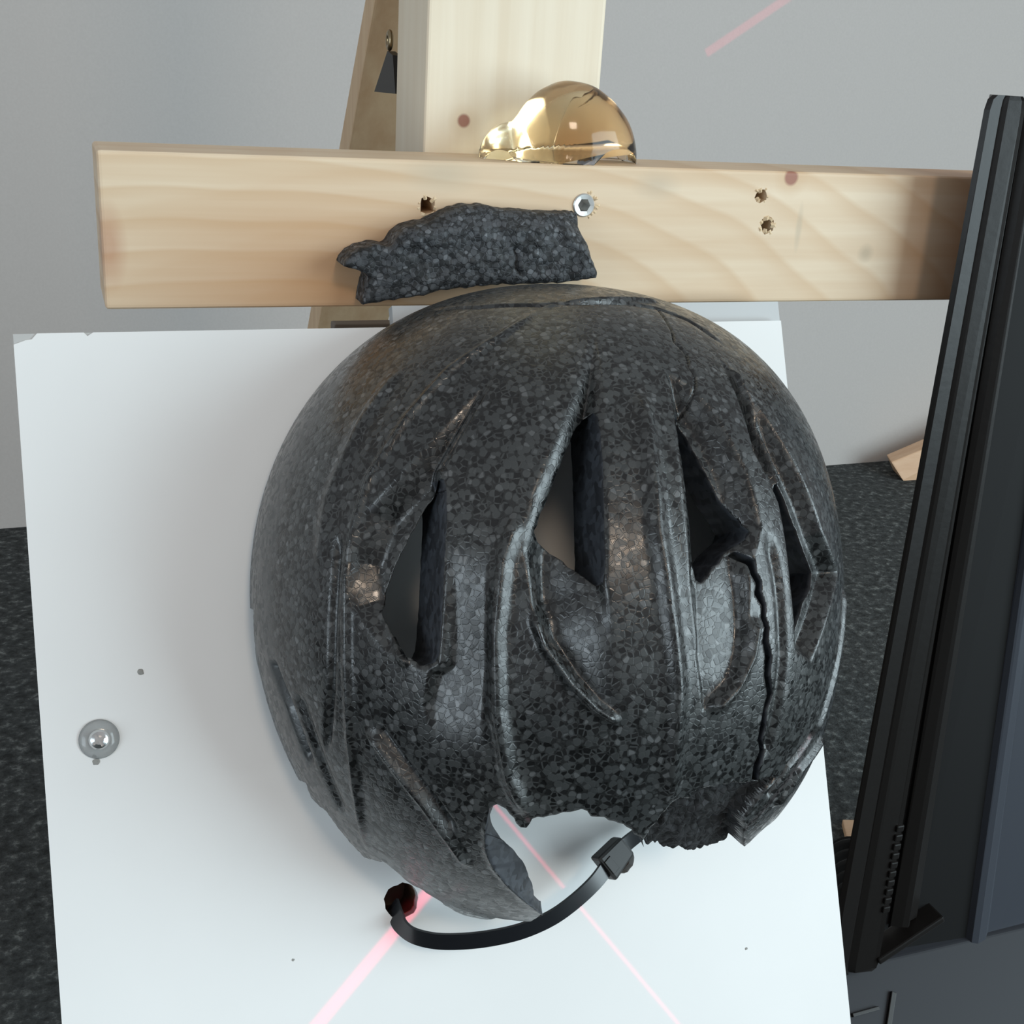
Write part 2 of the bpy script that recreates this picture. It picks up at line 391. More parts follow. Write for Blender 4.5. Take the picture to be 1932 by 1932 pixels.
# black hinge plate and screw eye between post and brace
m_black, nt, b = new_mat('black_plastic', 0.45, 0.4, srgb(26, 25, 24))
YB = 0.5405
def hp(px, py, x=0.1450): r = ray(px, py); return r * (x / r[0])
tri = [hp(731, 96), hp(741, 104), hp(746, 177), hp(706, 173)]
bm = bmesh.new(); a_ = [bm.verts.new(p) for p in tri]; b_2 = [bm.verts.new(p + np.array([0.004, 0.0017, 0])) for p in tri]
bm.faces.new(a_); bm.faces.new(b_2[::-1])
for i in range(4): bm.faces.new([a_[i], a_[(i + 1) % 4], b_2[(i + 1) % 4], b_2[i]])
o = bm_obj('hinge_plate', bm, m_black, stand); o['label'] = 'black triangular plate between post and brace'
m_brass, nt, b = new_mat('dull_brass', 0.28, 0.5, (0.32, 0.25, 0.15)); b.inputs['Metallic'].default_value = 1.0
c = hp(735, 76); bm = bmesh.new()
ring = []
for i in range(24):
    a = 2 * math.pi * i / 24; row = []
    for j in range(10):
        t = 2 * math.pi * j / 10; rr_ = 0.0022 + 0.0012 * math.cos(t)
        row.append(bm.verts.new((c[0] + 0.0012 * math.sin(t), c[1] + rr_ * math.cos(a), c[2] + 1.35 * rr_ * math.sin(a))))
    ring.append(row)
for i in range(24):
    for j in range(10): bm.faces.new([ring[i][j], ring[(i + 1) % 24][j], ring[(i + 1) % 24][(j + 1) % 10], ring[i][(j + 1) % 10]])
o = bm_obj('screw_eye', bm, m_brass, stand, True); o['label'] = 'small brass eye above the black plate'
# dark rail behind the board's top edge, and the pale panel fixed behind the post
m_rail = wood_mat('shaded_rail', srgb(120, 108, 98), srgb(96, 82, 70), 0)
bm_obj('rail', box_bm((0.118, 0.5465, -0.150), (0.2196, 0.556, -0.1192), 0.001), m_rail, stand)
m_panel, nt, b = new_mat('pale_panel', 0.6, 0.3, srgb(196, 199, 200))

# wooden feet on the carpet
bl = [atZ(1690, 872, FLOOR), atZ(1712, 909, FLOOR), atZ(1790, 904, FLOOR), atZ(1770, 866, FLOOR)]
f0 = np.array([1.048, 1.258, FLOOR]); fx = unit([1, -0.02, 0]); fy = unit([0.35, 1, 0])
P = [f0, f0 + fx * 0.25, f0 + fx * 0.25 + fy * 0.045, f0 + fy * 0.045]
P = P + [P[0] + np.array([-0.016, 0.012, 0.024]), P[1] + np.array([0, 0.0, 0.12]), P[2] + np.array([0, 0, .12]), P[3] + np.array([-0.016, 0.0, 0.024])]
m_foot = wood_mat('pine_foot', srgb(222, 186, 152), srgb(196, 150, 112), 0)
o = bm_obj('wooden_block', hexa_bm(P, 0.002), m_foot, None, origin=f0); prop(o, 'small pale wooden wedge on the carpet against the grey wall', 'block')
g = np.array([0.49, 0.60, FLOOR])
o = bm_obj('wooden_slat', hexa_bm([(0.485, .570, FLOOR), (0.70, .48, FLOOR), (0.715, .53, FLOOR), (0.50, .600, FLOOR), (0.485, .570, FLOOR + .005), (0.70, .48, FLOOR + .005), (0.715, .53, FLOOR + .005), (0.50, .600, FLOOR + .005)], 0.001), m_foot, None, origin=(0.6, .55, FLOOR))  # wooden foot piece, a thin plank lying on the floor
prop(o, 'pale thin wooden slat lying on the carpet between white board and black case', 'wood piece')
# black corrugated hose on the floor beside the board
m_hose, nt, b = new_mat('black_rubber', 0.6, 0.35, srgb(24, 25, 26))
h0, h1 = np.array([0.43, 0.475, FLOOR + 0.018]), np.array([0.468, 0.548, FLOOR + 0.018])
prof = []; Lh = np.linalg.norm(h1 - h0); n = 60
for i in range(n + 1): prof.append((0.0145 + 0.0033 * math.sin(i / n * 2 * math.pi * 8), Lh * i / n))
prof = [(0.011, 0)] + prof + [(0.011, Lh)]
o = bm_obj('corrugated_hose', lathe(prof, h0, h1 - h0, 28), m_hose, None, True); prop(o, 'short black corrugated hose on the floor beside the white board', 'hose')

# ------------------------------------------------------------------ white board
m_white, nt, b = new_mat('white_board_face', 0.55, 0.3, srgb(236, 237, 236))
tc = N(nt, 'ShaderNodeTexCoord'); nb_ = N(nt, 'ShaderNodeTexNoise', i_Scale=9.0, i_Detail=6.0); nt.links.new(tc.outputs['Object'], nb_.inputs['Vector'])
rb = ramp(nt, [(0.3, srgb(231, 232, 231)), (0.7, srgb(238, 239, 238))]); nt.links.new(nb_.outputs[0], rb.inputs[0]); nt.links.new(rb.outputs[0], b.inputs['Base Color'])
m_core, nt, b = new_mat('board_core', 0.8, 0.2, srgb(188, 188, 186))
U0, U1, V1 = -0.0160, 0.2845, 0.0929
V0 = -(BD * math.sin(TH) * -1 + 0) ; V0 = (FLOOR + BD * math.sin(TH)) / math.cos(TH) + 0.0006
base = b2w([(U0 + U1) / 2, V0, 0])
board = empty('display_board', base, 'large white board leaning back below the crossbeam, helmet mounted on it', 'board')
TIEH = [(757, 1700, 0.0063), (1172, 1622, 0.0054)]
def tilt(p, h=0): return b2w([p[0], p[1], h])
W0 = b2w([0, 0, 0])
core = bm_obj('core', prism([(U0, V0), (U1, V0), (U1, V1), (U0, V1)], W0, LOC[0], LOC[1], LOC[2], -0.0040, -0.0005), m_core, board, origin=base)
ck = [tuple(onb(*p)[:2]) for p in ((32, 650), (48, 642), (60, 640), (70, 632), (158, 628.5), (165, 634), (176, 628))]
ck[-1] = (ck[-1][0], V1); ck[-3] = (ck[-3][0], V1); ck[-4] = (ck[-4][0], V1); ck[0] = (U0, ck[0][1])
sheet = bm_obj('white_face', prism([(U0, V0), (U1, V0), (U1, V1)] + ck[::-1], W0, LOC[0], LOC[1], LOC[2], -0.0005, 0.0), m_white, board, origin=base)
m_back = wood_mat('hole_darkener_wood', srgb(98, 74, 60), srgb(70, 52, 42), 0)  # unseen wood added behind the board so the tie holes look dark
darkener = bm_obj('hole_darkener', prism([(0.07, -0.145), (0.215, -0.145), (0.215, -0.095), (0.07, -0.095)], W0, LOC[0], LOC[1], LOC[2], -0.026, -0.0041), m_back, board, origin=base)
cut(darkener, [prism(blob_poly(*onb(px, py)[:2], r * 0.97, 22, 0.05, 5 + k), W0, LOC[0], LOC[1], LOC[2], -0.019, 0.004) for k, (px, py, r) in enumerate(TIEH)])
for ob, am in ((core, 0.06), (sheet, 0.06)):
    cut(ob, [prism(blob_poly(*onb(px, py)[:2], r, 22, am, 5 + k), W0, LOC[0], LOC[1], LOC[2], -0.008, 0.004) for k, (px, py, r) in enumerate(TIEH)])
ua, ub_ = onb(737, 592, -0.007)[0], onb(1463, 592, -0.007)[0]
o = bm_obj('backing_panel', prism([(ua, -0.02), (ub_, -0.02), (ub_, 0.1020), (ua, 0.1020)], W0, LOC[0], LOC[1], LOC[2], -0.0095, -0.0042), m_panel, board, origin=base); o['label'] = 'second pale panel showing above the top edge'
# screw with a clear washer
m_clear, nt, b = new_mat('clear_washer', 0.12, 0.5, (0.80, 0.82, 0.82)); b.inputs['Transmission Weight'].default_value = 0.75; b.inputs['IOR'].default_value = 1.45
c = b2w([*onb(187, 1394)[:2], 0])
o = bm_obj('washer', lathe([(0.0008, 0.0001), (0.0062, 0.0001), (0.0066, 0.0006), (0.0061, 0.0012), (0.0045, 0.0021), (0.0032, 0.0024), (0.0015, 0.0024), (0.0008, 0.0022), (0.0008, .0001)], c, NB, 48), m_clear, board, True); o['label'] = 'clear plastic washer round the screw head'
m_steel, nt, b = new_mat('steel_screw', 0.25, 0.5, (0.62, 0.63, 0.63)); b.inputs['Metallic'].default_value = 1.0
hd = bm_obj('screw', lathe([(0.0009, 0.0004), (0.0034, 0.0024), (0.0034, 0.0029), (0.0028, 0.0039), (0.0015, 0.0044), (0, 0.0045)], c, NB, 36), m_steel, board)
cs = []
for ang in (0.5, 0.5 + math.pi / 2):
    ax = LOC[0] * math.cos(ang) + LOC[1] * math.sin(ang); ay = -LOC[0] * math.sin(ang) + LOC[1] * math.cos(ang)
    cs.append(prism([(-0.0023, -0.0005), (0.0023, -0.0005), (0.0023, 0.0005), (-0.0023, 0.0005)], c, ax, ay, NB, 0.0031, 0.007))
cut(hd, cs); hd['label'] = 'cross head steel screw'
# crumbs and dents on the board face
m_crumb, nt, b = new_mat('grey_crumb', 0.8, 0.2, srgb(150, 150, 146))
for k, (px, py, r) in enumerate([(181, 1437, 0.0012), (178, 1426, 0.0007), (265, 1268, 0.0011), (553, 1811, 0.0005), (1408, 1790, 0.0006)]):
    p = b2w([*onb(px, py)[:2], 0]); bm = bmesh.new(); bmesh.ops.create_icosphere(bm, subdivisions=2, radius=r)
    q = random.Random(k)
    for v in bm.verts:
        v.co *= q.uniform(0.7, 1.2); n_ = Vector(NB); v.co = Vector(p) + v.co - n_ * (v.co.dot(n_)) * 0.6
    bm_obj('crumb', bm, m_crumb, board)

# ------------------------------------------------------------------ helmet liner
U_0, V_0, H_0, HA, HB, HC, HE = 0.16585, -0.01188, 0.0042, 0.11181, 0.11919, 0.115, 1.03
HK = [-0.00713, 0.01752, -0.00923, 0.01191, -0.02046, 0.00338, -0.00716, 0.00326]
SC = 0.115                          # one radian of dome is about this many metres
def dome(pq, a=HA, b=HB, c=HC):
    al = np.hypot(pq[:, 0], pq[:, 1]) / SC; be = np.arctan2(pq[:, 1], pq[:, 0])
    m = np.zeros(len(pq))
    for i in range(4): m += HK[2 * i] * np.cos((i + 2) * be) + HK[2 * i + 1] * np.sin((i + 2) * be)
    s = np.sin(np.minimum(al, math.pi / 2)); s = s * (1 + m * s * s)
    z = np.where(al < math.pi / 2, np.cos(np.minimum(al, math.pi / 2)) ** HE, -(al - math.pi / 2))
    return np.stack([U_0 + a * s * np.cos(be), V_0 + b * s * np.sin(be), H_0 + c * z], -1)
TK = 0.021
def dome_in(pq): return dome(pq, HA - TK * 0.85, HB - TK * 0.85, HC - TK)
def make_px2pq(fn):
    g = np.linspace(-SC * 1.62, SC * 1.62, 420); GX, GY = np.meshgrid(g, g); Q = np.stack([GX.ravel(), GY.ravel()], -1)
    Q = Q[np.hypot(*Q.T) < SC * math.pi / 2 * 1.0]
    P = fn(Q); e = 1e-5
    n = np.cross(fn(Q + [e, 0]) - P, fn(Q + [0, e]) - P)
    facing = (n * (np.array([0, 0, BD]) - P)).sum(1) > 0
    Q = Q[facing]; PX = bproj(P[facing])
    def f(pts):
        out = []
        for p in pts:
            q = Q[((PX - np.array(p)) ** 2).sum(1).argmin()].copy()
            for _ in range(4):
                B = bproj(fn(np.array([q, q + [e, 0], q + [0, e]]))); J = np.stack([(B[1] - B[0]) / e, (B[2] - B[0]) / e], -1)
                if abs(np.linalg.det(J)) < 1e6: break
                st = np.linalg.solve(J, np.array(p) - B[0])
                if np.linalg.norm(st) > 0.006: break
                q = q + st
            out.append(q)
        return np.array(out)
    return f
def dome_tail(pq): return dome(pq, HA - 0.0075, HB - 0.0075, HC - 0.009)
pxo = make_px2pq(dome); pxi = make_px2pq(dome_tail)

AMAX = math.pi / 2 + 0.03
# outline of what is left of the liner: ragged along the front break, full rim elsewhere
OUT = [(478, 1150), (483, 1240), (490, 1290), (499, 1336), (520, 1385), (545, 1448), (557, 1474), (577, 1477), (587, 1505), (617, 1532), (650, 1577), (688, 1618), (722, 1625), (742, 1640),
       (770, 1664), (800, 1681), (830, 1700), (880, 1736), (905, 1743), (920, 1735), (936, 1732), (1000, 1739), (1024, 1722),
       (1000, 1704), (962, 1672), (932, 1636), (917, 1602), (916, 1560), (923, 1524), (938, 1517), (955, 1526), (970, 1543), (982, 1561), (993, 1562), (1004, 1545), (1036, 1539), (1075, 1532), (1108, 1530), (1130, 1541),
       (1158, 1549), (1182, 1560), (1196, 1574), (1209, 1579), (1216, 1604), (1232, 1624), (1290, 1636), (1300, 1630), (1326, 1638), (1380, 1618), (1434, 1570), (1443, 1562), (1472, 1540), (1502, 1500), (1530, 1450)]
INN = {22: (1021, 1717), 23: (1008, 1690), 24: (1003, 1665), 25: (988, 1628), 26: (968, 1602), 27: (945, 1582), 28: (921, 1545)}
outq = pxo(OUT)
a0 = math.atan2(outq[-1][1], outq[-1][0]); a1 = math.atan2(outq[0][1], outq[0][0])
if a1 < a0: a1 += 2 * math.pi
rimq = np.array([[1.25 * SC * AMAX * math.cos(a), 1.25 * SC * AMAX * math.sin(a)] for a in np.linspace(a0 + 0.02, a1 - 0.02, 60)])
innq = outq.copy()
for k, p in INN.items(): innq[k] = pxi([p])[0]
nO = len(outq)
# subdivide and roughen the broken stretch
oq, iq, os_ = [], [], []; q_ = np.random.default_rng(3)
for i in range(nO - 1):
    m = max(1, int(np.linalg.norm(outq[i + 1] - outq[i]) / 0.0018)); d = outq[i + 1] - outq[i]; nn = np.array([-d[1], d[0]]) / (np.linalg.norm(d) + 1e-9)
    rough = 0.00035 if not (28 <= i <= 46) else 0.00055
    if 22 <= i <= 27 or 19 <= i <= 21: rough = 0.00012
    for k in range(m):
        j = q_.normal() * rough if k else 0
        os_.append(i); oq.append(outq[i] + d * k / m + nn * j); iq.append(innq[i] + (innq[i + 1] - innq[i]) * k / m + nn * j)
oq.append(outq[-1]); iq.append(innq[-1]); os_ += [99] * 90
OQ = np.concatenate([np.array(oq), rimq]); IQ = np.concatenate([np.array(iq), rimq])

VENTS = [
    [(822, 902), (838, 905), (843, 930), (842, 1000), (836, 1120), (829, 1235), (818, 1252), (795, 1258), (766, 1240), (728, 1195), (703, 1152), (699, 1122), (712, 1085), (745, 1010), (785, 940)],
    [(1102, 772), (1122, 770), (1130, 785), (1136, 850), (1140, 950), (1141, 1080), (1138, 1102), (1127, 1106), (1098, 1082), (1050, 1046), (1012, 1018), (1006, 1000), (1020, 960), (1052, 880), (1085, 800)],
    [(1275, 776), (1292, 773), (1310, 790), (1345, 850), (1385, 925), (1415, 975), (1424, 1000), (1418, 1016), (1390, 1042), (1355, 1085), (1340, 1100), (1330, 1092), (1322, 1030), (1305, 940), (1284, 850)],
    [(1484, 905), (1493, 902), (1507, 928), (1528, 985), (1551, 1045), (1564, 1080), (1562, 1108), (1546, 1140), (1530, 1195), (1520, 1205), (1512, 1190), (1507, 1120), (1496, 1010)],
]
CRACK = [(1403, 1040), (1420, 1062), (1422, 1082), (1432, 1100), (1430, 1120), (1441, 1142), (1440, 1165), (1447, 1185), (1444, 1210), (1450, 1240), (1447, 1275), (1453, 1310), (1443, 1340), (1440, 1370), (1434, 1395), (1440, 1418), (1428, 1445), (1424, 1472)]
def thick_line(pts, wd):
    L_, R_ = [], []
    for i, p in enumerate(pts):
        a = np.array(pts[max(0, i - 1)], float); b = np.array(pts[min(len(pts) - 1, i + 1)], float); d = unit(b - a); n = np.array([-d[1], d[0]])
        L_.append(np.array(p) + n * wd[i] / 2); R_.append(np.array(p) - n * wd[i] / 2)
    return L_ + R_[::-1]
q_ = np.random.default_rng(12)
VQ = [jag(pxo(v), 0.0020, 0.00018, i) for i, v in enumerate(VENTS)]
VQ.append(list(pxo(thick_line(CRACK, 11 + q_.normal(size=len(CRACK)) * 2.0))))
VU = [dome(np.array(v))[:, :2] for v in VQ]

def helm_disp(pq, px):
    """height of ribs, valleys and edges over the smooth dome, metres"""
    d = np.zeros(len(pq))
    def line(pts, h, wdt, taper=True, one=0):
        nonlocal d
        Q = pxo(pts); dist, i, t, s = segdist(Q, pq, closed=False)
        g = np.exp(-(dist / wdt) ** 2)
        if taper:
            u = (i + t) / (len(pts) - 1); g = g * smooth01(u / 0.12) * smooth01((1 - u) / 0.12)
        if one: g = np.where(s * one > 0, g, np.exp(-(dist / 0.0012) ** 2))
        d += 1.3 * h * g
    def valley(pts, depth, wdt, power=1.0, fade=None, fade2=None, w2=None):
        nonlocal d
        Q = pxo(pts); dist, i, t, s = segdist(Q, pq); ins = inside(Q, pq)
        if fade is not None:
            a, b = pxo(fade); depth = depth * smooth01(((pq - a) @ (b - a)) / (b - a).dot(b - a))
        if fade2 is not None:
            a, b = pxo(fade2); depth = depth * smooth01(((pq - a) @ (b - a)) / (b - a).dot(b - a))
        if w2 is not None:             # the sloping side gets steeper along a line
            a, b = pxo(w2[:2]); wdt = wdt + (w2[2] - wdt) * smooth01(((pq - a) @ (b - a)) / (b - a).dot(b - a))
        d -= 1.35 * depth * np.where(ins, smooth01(dist / wdt) ** power, 0)
    # recessed channels round the vents
    valley([(1122, 628), (1060, 770), (1000, 930), (984, 1040), (1003, 1140), (1060, 1250), (1120, 1320), (1172, 1366), (1168, 1250), (1146, 1100), (1146, 900), (1140, 720)], 0.0062, 0.011, fade=[(1105, 1230), (1080, 950)], w2=[(1060, 880), (1080, 1150), 0.0036])
    valley([(1003, 1140), (1030, 1218), (1080, 1288), (1125, 1335), (1172, 1366), (1175, 1280), (1146, 1100), (1100, 1000), (990, 1000)], 0.0042, 0.0024, 1.0, [(1040, 1000), (1065, 1140)], [(1172, 1240), (1050, 1262)])
    valley([(1250, 690), (1268, 800), (1285, 950), (1300, 1100), (1312, 1240), (1325, 1345), (1385, 1290), (1412, 1190), (1416, 1085), (1440, 990), (1410, 880), (1350, 770), (1300, 720)], 0.0058, 0.0085, fade=[(1375, 1290), (1362, 950)], w2=[(1360, 960), (1370, 1140), 0.0030])
    valley([(1320, 1110), (1312, 1240), (1325, 1345), (1385, 1290), (1412, 1190), (1416, 1040), (1300, 1050)], 0.0014, 0.0018, 1.0, [(1370, 1040), (1370, 1200)])
    valley([(952, 682), (838, 885), (848, 1000), (838, 1180), (830, 1256), (800, 1272), (720, 1230), (662, 1150), (652, 1060), (690, 960), (770, 870), (880, 750)], 0.0056, 0.009)
    valley([(940, 705), (870, 790), (815, 880), (838, 890), (880, 810)], 0.0022, 0.0025)
    valley([(836, 1000), (930, 1000), (938, 1200), (922, 1400), (905, 1470), (815, 1450), (795, 1330), (806, 1265), (830, 1250), (836, 1100)], 0.0024, 0.0040, 1.0, [(880, 1020), (870, 1260)], [(865, 1440), (868, 1250)])
    valley([(1355, 676), (1430, 760), (1500, 870), (1552, 1000), (1581, 1080), (1572, 1125), (1530, 1250), (1500, 1230), (1490, 1100), (1468, 950), (1420, 850)], 0.0044, 0.0042)
    valley([(1395, 715), (1430, 775), (1468, 845), (1482, 885), (1466, 880), (1430, 810)], 0.0016, 0.0020)
    # ribs and moulded edges
    line([(1030, 576), (940, 640), (850, 700), (770, 790), (700, 900), (668, 1000), (655, 1100), (655, 1250), (662, 1400), (682, 1550), (694, 1612)], 0.0014, 0.0016)
    line([(640, 990), (628, 1150), (624, 1300), (616, 1420)], -0.0016, 0.0015)
    line([(760, 690), (680, 800), (620, 940), (600, 1080)], 0.0009, 0.0030)
    line([(985, 950), (950, 1060), (936, 1200), (940, 1340), (960, 1460), (1000, 1548)], 0.0024, 0.0026)
    line([(1003, 1150), (1028, 1218), (1078, 1288), (1125, 1335), (1172, 1366)], 0.0018, 0.0014)
    line([(1205, 720), (1222, 830), (1240, 1000), (1262, 1150), (1278, 1300), (1270, 1420), (1255, 1545)], 0.0020, 0.0028)
    line([(1336, 1345), (1385, 1292), (1412, 1235), (1424, 1160)], 0.0026, 0.0020)
    line([(1370, 690), (1425, 765), (1470, 850), (1500, 950)], 0.0016, 0.0014)
    line([(1448, 1000), (1470, 1100), (1478, 1240), (1462, 1360), (1440, 1440)], -0.0015, 0.0020)
    line([(1590, 1100), (1585, 1200), (1565, 1300), (1530, 1400)], 0.0012, 0.0018)
    line([(1550, 1385), (1505, 1450), (1455, 1525)], 0.0018, 0.0016); line([(1540, 1375), (1490, 1445), (1445, 1510)], -0.0022, 0.0016)
    line([(690, 1370), (740, 1440), (800, 1515), (850, 1585), (890, 1640)], 0.0017, 0.0014)
    line([(705, 1360), (757, 1432), (815, 1508), (862, 1575)], -0.0016, 0.0014)
    line([(700, 1145), (730, 1200), (772, 1258)], 0.0016, 0.0012)
    line([(916, 1560), (918, 1604), (932, 1638), (964, 1674), (1024, 1722)], 0.0006, 0.0012, False)
    line([(560, 1300), (600, 1420), (650, 1540)], -0.0012, 0.0026)
    line([(510, 1240), (545, 1330), (590, 1450)], -0.0020, 0.0024)
    # fine cracks
    line([(1240, 583), (1268, 625), (1272, 645), (1295, 668), (1300, 690), (1312, 710), (1312, 738), (1303, 760), (1296, 776)], -0.0013, 0.00035, False)
    line([(800, 588), (900, 580), (1020, 576), (1110, 571), (1180, 572), (1240, 582), (1300, 605), (1370, 655)], -0.0016, 0.0010)
    line([(1020, 580), (1080, 570), (1170, 566), (1250, 572)], 0.0010, 0.0010)
    # the chunk broken out low on the right: torn recess
    T = jag([(1206, 1592), (1228, 1560), (1262, 1516), (1268, 1508), (1300, 1506), (1312, 1492), (1362, 1480), (1424, 1474), (1462, 1462), (1470, 1466), (1440, 1500), (1405, 1545), (1400, 1640), (1330, 1670), (1240, 1670)], 30, 0, 1)
    Q = np.array(jag(pxo(T), 0.0022, 0.00035, 8)); dist, i, t, s = segdist(Q, pq); ins = inside(Q, pq)
    d -= np.where(ins, 0.0068 * smooth01(dist / 0.0017), 0)
    torn = ins & (dist > 0.0003)
    d += np.where(torn, 0.0010 * vnoise(np.c_[pq, 0 * pq[:, 0]], 420.0) + 0.0016 * vnoise(np.c_[pq, 0 * pq[:, 0]], 120.0), 0) if torn.any() else 0
    return d, torn

NG = 640
g = np.linspace(-1, 1, NG); SX, SY = np.meshgrid(g, g)
DX = (SX * np.sqrt(1 - SY ** 2 / 2)).ravel() * SC * AMAX; DY = (SY * np.sqrt(1 - SX ** 2 / 2)).ravel() * SC * AMAX
PQ = np.stack([DX, DY], -1)
idx = np.arange(NG * NG).reshape(NG, NG)
QUADS = np.stack([idx[:-1, :-1], idx[:-1, 1:], idx[1:, 1:], idx[1:, :-1]], -1).reshape(-1, 4)
def keep_out(pq):
    k = inside(OQ, pq)
    for v in VQ: k &= ~inside(v, pq)
    return k
vin = keep_out(PQ)
cen = PQ[QUADS].mean(1); fk = vin[QUADS].sum(1) >= 2
fk &= keep_out(cen)
Qk = QUADS[fk]
# boundary edges of the kept faces
E = np.concatenate([Qk[:, [i, (i + 1) % 4]] for i in range(4)]); key = np.sort(E, 1); kk = key[:, 0].astype(np.int64) * (NG * NG) + key[:, 1]
u_, ix, ct = np.unique(kk, return_index=True, return_counts=True); BE = E[ix[ct == 1]]
bv = np.unique(BE)
step = 2 * SC * AMAX / NG
curves = [(OQ, IQ, 'rim')] + [(np.array(v), None, 'vent') for v in VQ]
bd = np.full(len(bv), 1e9); kind = np.zeros(len(bv), int); snap = PQ[bv].copy(); seg = np.zeros(len(bv), int); par = np.zeros(len(bv))
for ci, (c, _, _) in enumerate(curves):
    dist, i, t, s = segdist(c, PQ[bv]); k = dist < bd
    bd[k] = dist[k]; kind[k] = ci; seg[k] = i[k]; par[k] = t[k]
    snap[k] = (c[i[k]] + (c[(i[k] + 1) % len(c)] - c[i[k]]) * t[k][:, None])
near = bd < step * 2.2
PQ2 = PQ.copy(); PQ2[bv[near]] = snap[near]
Pb = dome(PQ2); e = 1e-5
Nrm = np.cross(dome(PQ2 + [e, 0]) - Pb, dome(PQ2 + [0, e]) - Pb); Nrm /= np.linalg.norm(Nrm, axis=1)[:, None] + 1e-12
al = np.hypot(*PQ2.T) / SC
Nrm = np.where((al > math.pi / 2 - 0.001)[:, None], np.stack([np.cos(np.arctan2(PQ2[:, 1], PQ2[:, 0])), np.sin(np.arctan2(PQ2[:, 1], PQ2[:, 0])), 0 * al], -1), Nrm)
used = np.zeros(NG * NG, bool); used[Qk.ravel()] = True
disp = np.zeros(NG * NG); torn = np.zeros(NG * NG, bool)
dd, tt = helm_disp(PQ2[used], None); disp[used] = dd; torn[used] = tt
ui = np.nonzero(used)[0]
Pout = Pb + Nrm * disp[:, None]
# inner surface with the vents carried straight through along the pull of the mould
NI = 260
gi = np.linspace(-1, 1, NI); SX, SY = np.meshgrid(gi, gi)
PQi = np.stack([(SX * np.sqrt(1 - SY ** 2 / 2)).ravel(), (SY * np.sqrt(1 - SX ** 2 / 2)).ravel()], -1) * SC * AMAX
Pin = dome_in(PQi)
IQL = IQ.copy()
for n, k_ in enumerate(os_[:len(oq)]):
    if 19 <= k_ <= 29:
        q = np.array(iq[n]); r_ = np.hypot(*q); IQL[n] = q / r_ * SC * math.asin(min(0.999, 1.04 * math.sin(r_ / SC) * HA / (HA - TK * .85)))
ki = inside(IQL, PQi)
for v in VU: ki &= ~inside(v, Pin[:, :2])
ii = np.arange(NI * NI).reshape(NI, NI); Qi = np.stack([ii[:-1, :-1], ii[1:, :-1], ii[1:, 1:], ii[:-1, 1:]], -1).reshape(-1, 4)
Qi = Qi[ki[Qi].all(1)]
# walls
K = 7
pos_of = {int(v): n for n, v in enumerate(bv)}
end = np.zeros((len(bv), 3)); skip = np.zeros(len(bv), bool)
for n, v in enumerate(bv):
    p = Pout[v]
    if near[n] and kind[n] > 0:      # vent or crack: straight in
        uu = (p[0] - U_0) / (HA - TK * .85); vv = (p[1] - V_0) / (HB - TK * .85); r2 = uu * uu + vv * vv
        hz = H_0 + (HC - TK) * math.sqrt(max(0, 1 - r2)) - 0.002
        if kind[n] == len(curves) - 1: hz = max(hz, p[2] - 0.016)
        end[n] = (p[0], p[1], max(0.002, min(hz, p[2] - 0.008)))
    elif near[n]:
        c = IQ; i = seg[n]; q = c[i] + (c[(i + 1) % len(c)] - c[i]) * par[n]; end[n] = (dome_tail if 19 <= os_[i] <= 29 else dome_in)(q[None])[0]
    else:                            # the resting rim
        end[n] = dome_in(PQ2[v][None] * 0.999)[0]; end[n][2] = max(0.0008, min(end[n][2], p[2]))
rows = [Pout[bv]]
nzr = np.array([[mnoise.noise(Vector(p) * 260), mnoise.noise(Vector(p) * 260 + Vector((9, 2, 5)))] for p in Pout[bv]])
for k in range(1, K + 1):
    t = k / K; P = Pout[bv] * (1 - t) + end * t
    P[:, 0] += nzr[:, 0] * 0.0005 * math.sin(math.pi * t); P[:, 1] += nzr[:, 1] * 0.0005 * math.sin(math.pi * t)
    rows.append(P)
remap = np.full(NG * NG, -1, int); remap[ui] = np.arange(len(ui))
VV = [Pout[ui]]; FF = [remap[Qk]]; MI = [torn[Qk].all(1).astype(int)]
off = len(ui); rs = [remap[bv]]
for k in range(1, K + 1):
    VV.append(rows[k]); rs.append(np.arange(off, off + len(bv))); off += len(bv)
a = np.array([pos_of[int(x)] for x in BE[:, 0]]); b = np.array([pos_of[int(x)] for x in BE[:, 1]])
brk = (kind[a] == 0) & (seg[a] > 100) & (seg[a] < len(oq)) & near[a]
for k in range(K):
    FF.append(np.stack([rs[k][b], rs[k][a], rs[k + 1][a], rs[k + 1][b]], -1)); MI.append(np.full(len(a), 2))
VALL = b2w(np.concatenate(VV)); FALL = np.concatenate(FF); MALL = np.concatenate(MI)
hb = b2w([U_0, V_0, 0])
helm = empty('helmet_liner', hb, 'broken dark grey foam bicycle helmet liner with vents, lying on the white board', 'helmet')
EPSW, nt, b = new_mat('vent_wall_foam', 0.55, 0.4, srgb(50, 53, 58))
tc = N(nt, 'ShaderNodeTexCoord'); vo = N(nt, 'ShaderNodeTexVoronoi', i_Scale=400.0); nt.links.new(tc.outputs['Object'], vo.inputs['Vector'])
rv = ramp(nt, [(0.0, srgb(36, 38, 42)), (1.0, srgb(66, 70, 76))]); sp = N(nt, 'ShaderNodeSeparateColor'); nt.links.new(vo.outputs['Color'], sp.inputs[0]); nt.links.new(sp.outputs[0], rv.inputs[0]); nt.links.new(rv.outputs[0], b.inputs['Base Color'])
shell = mesh_obj('foam_shell', VALL, FALL, None, helm, origin=hb, smooth=True, mats=[EPS, EPSD, EPSW], midx=MALL)
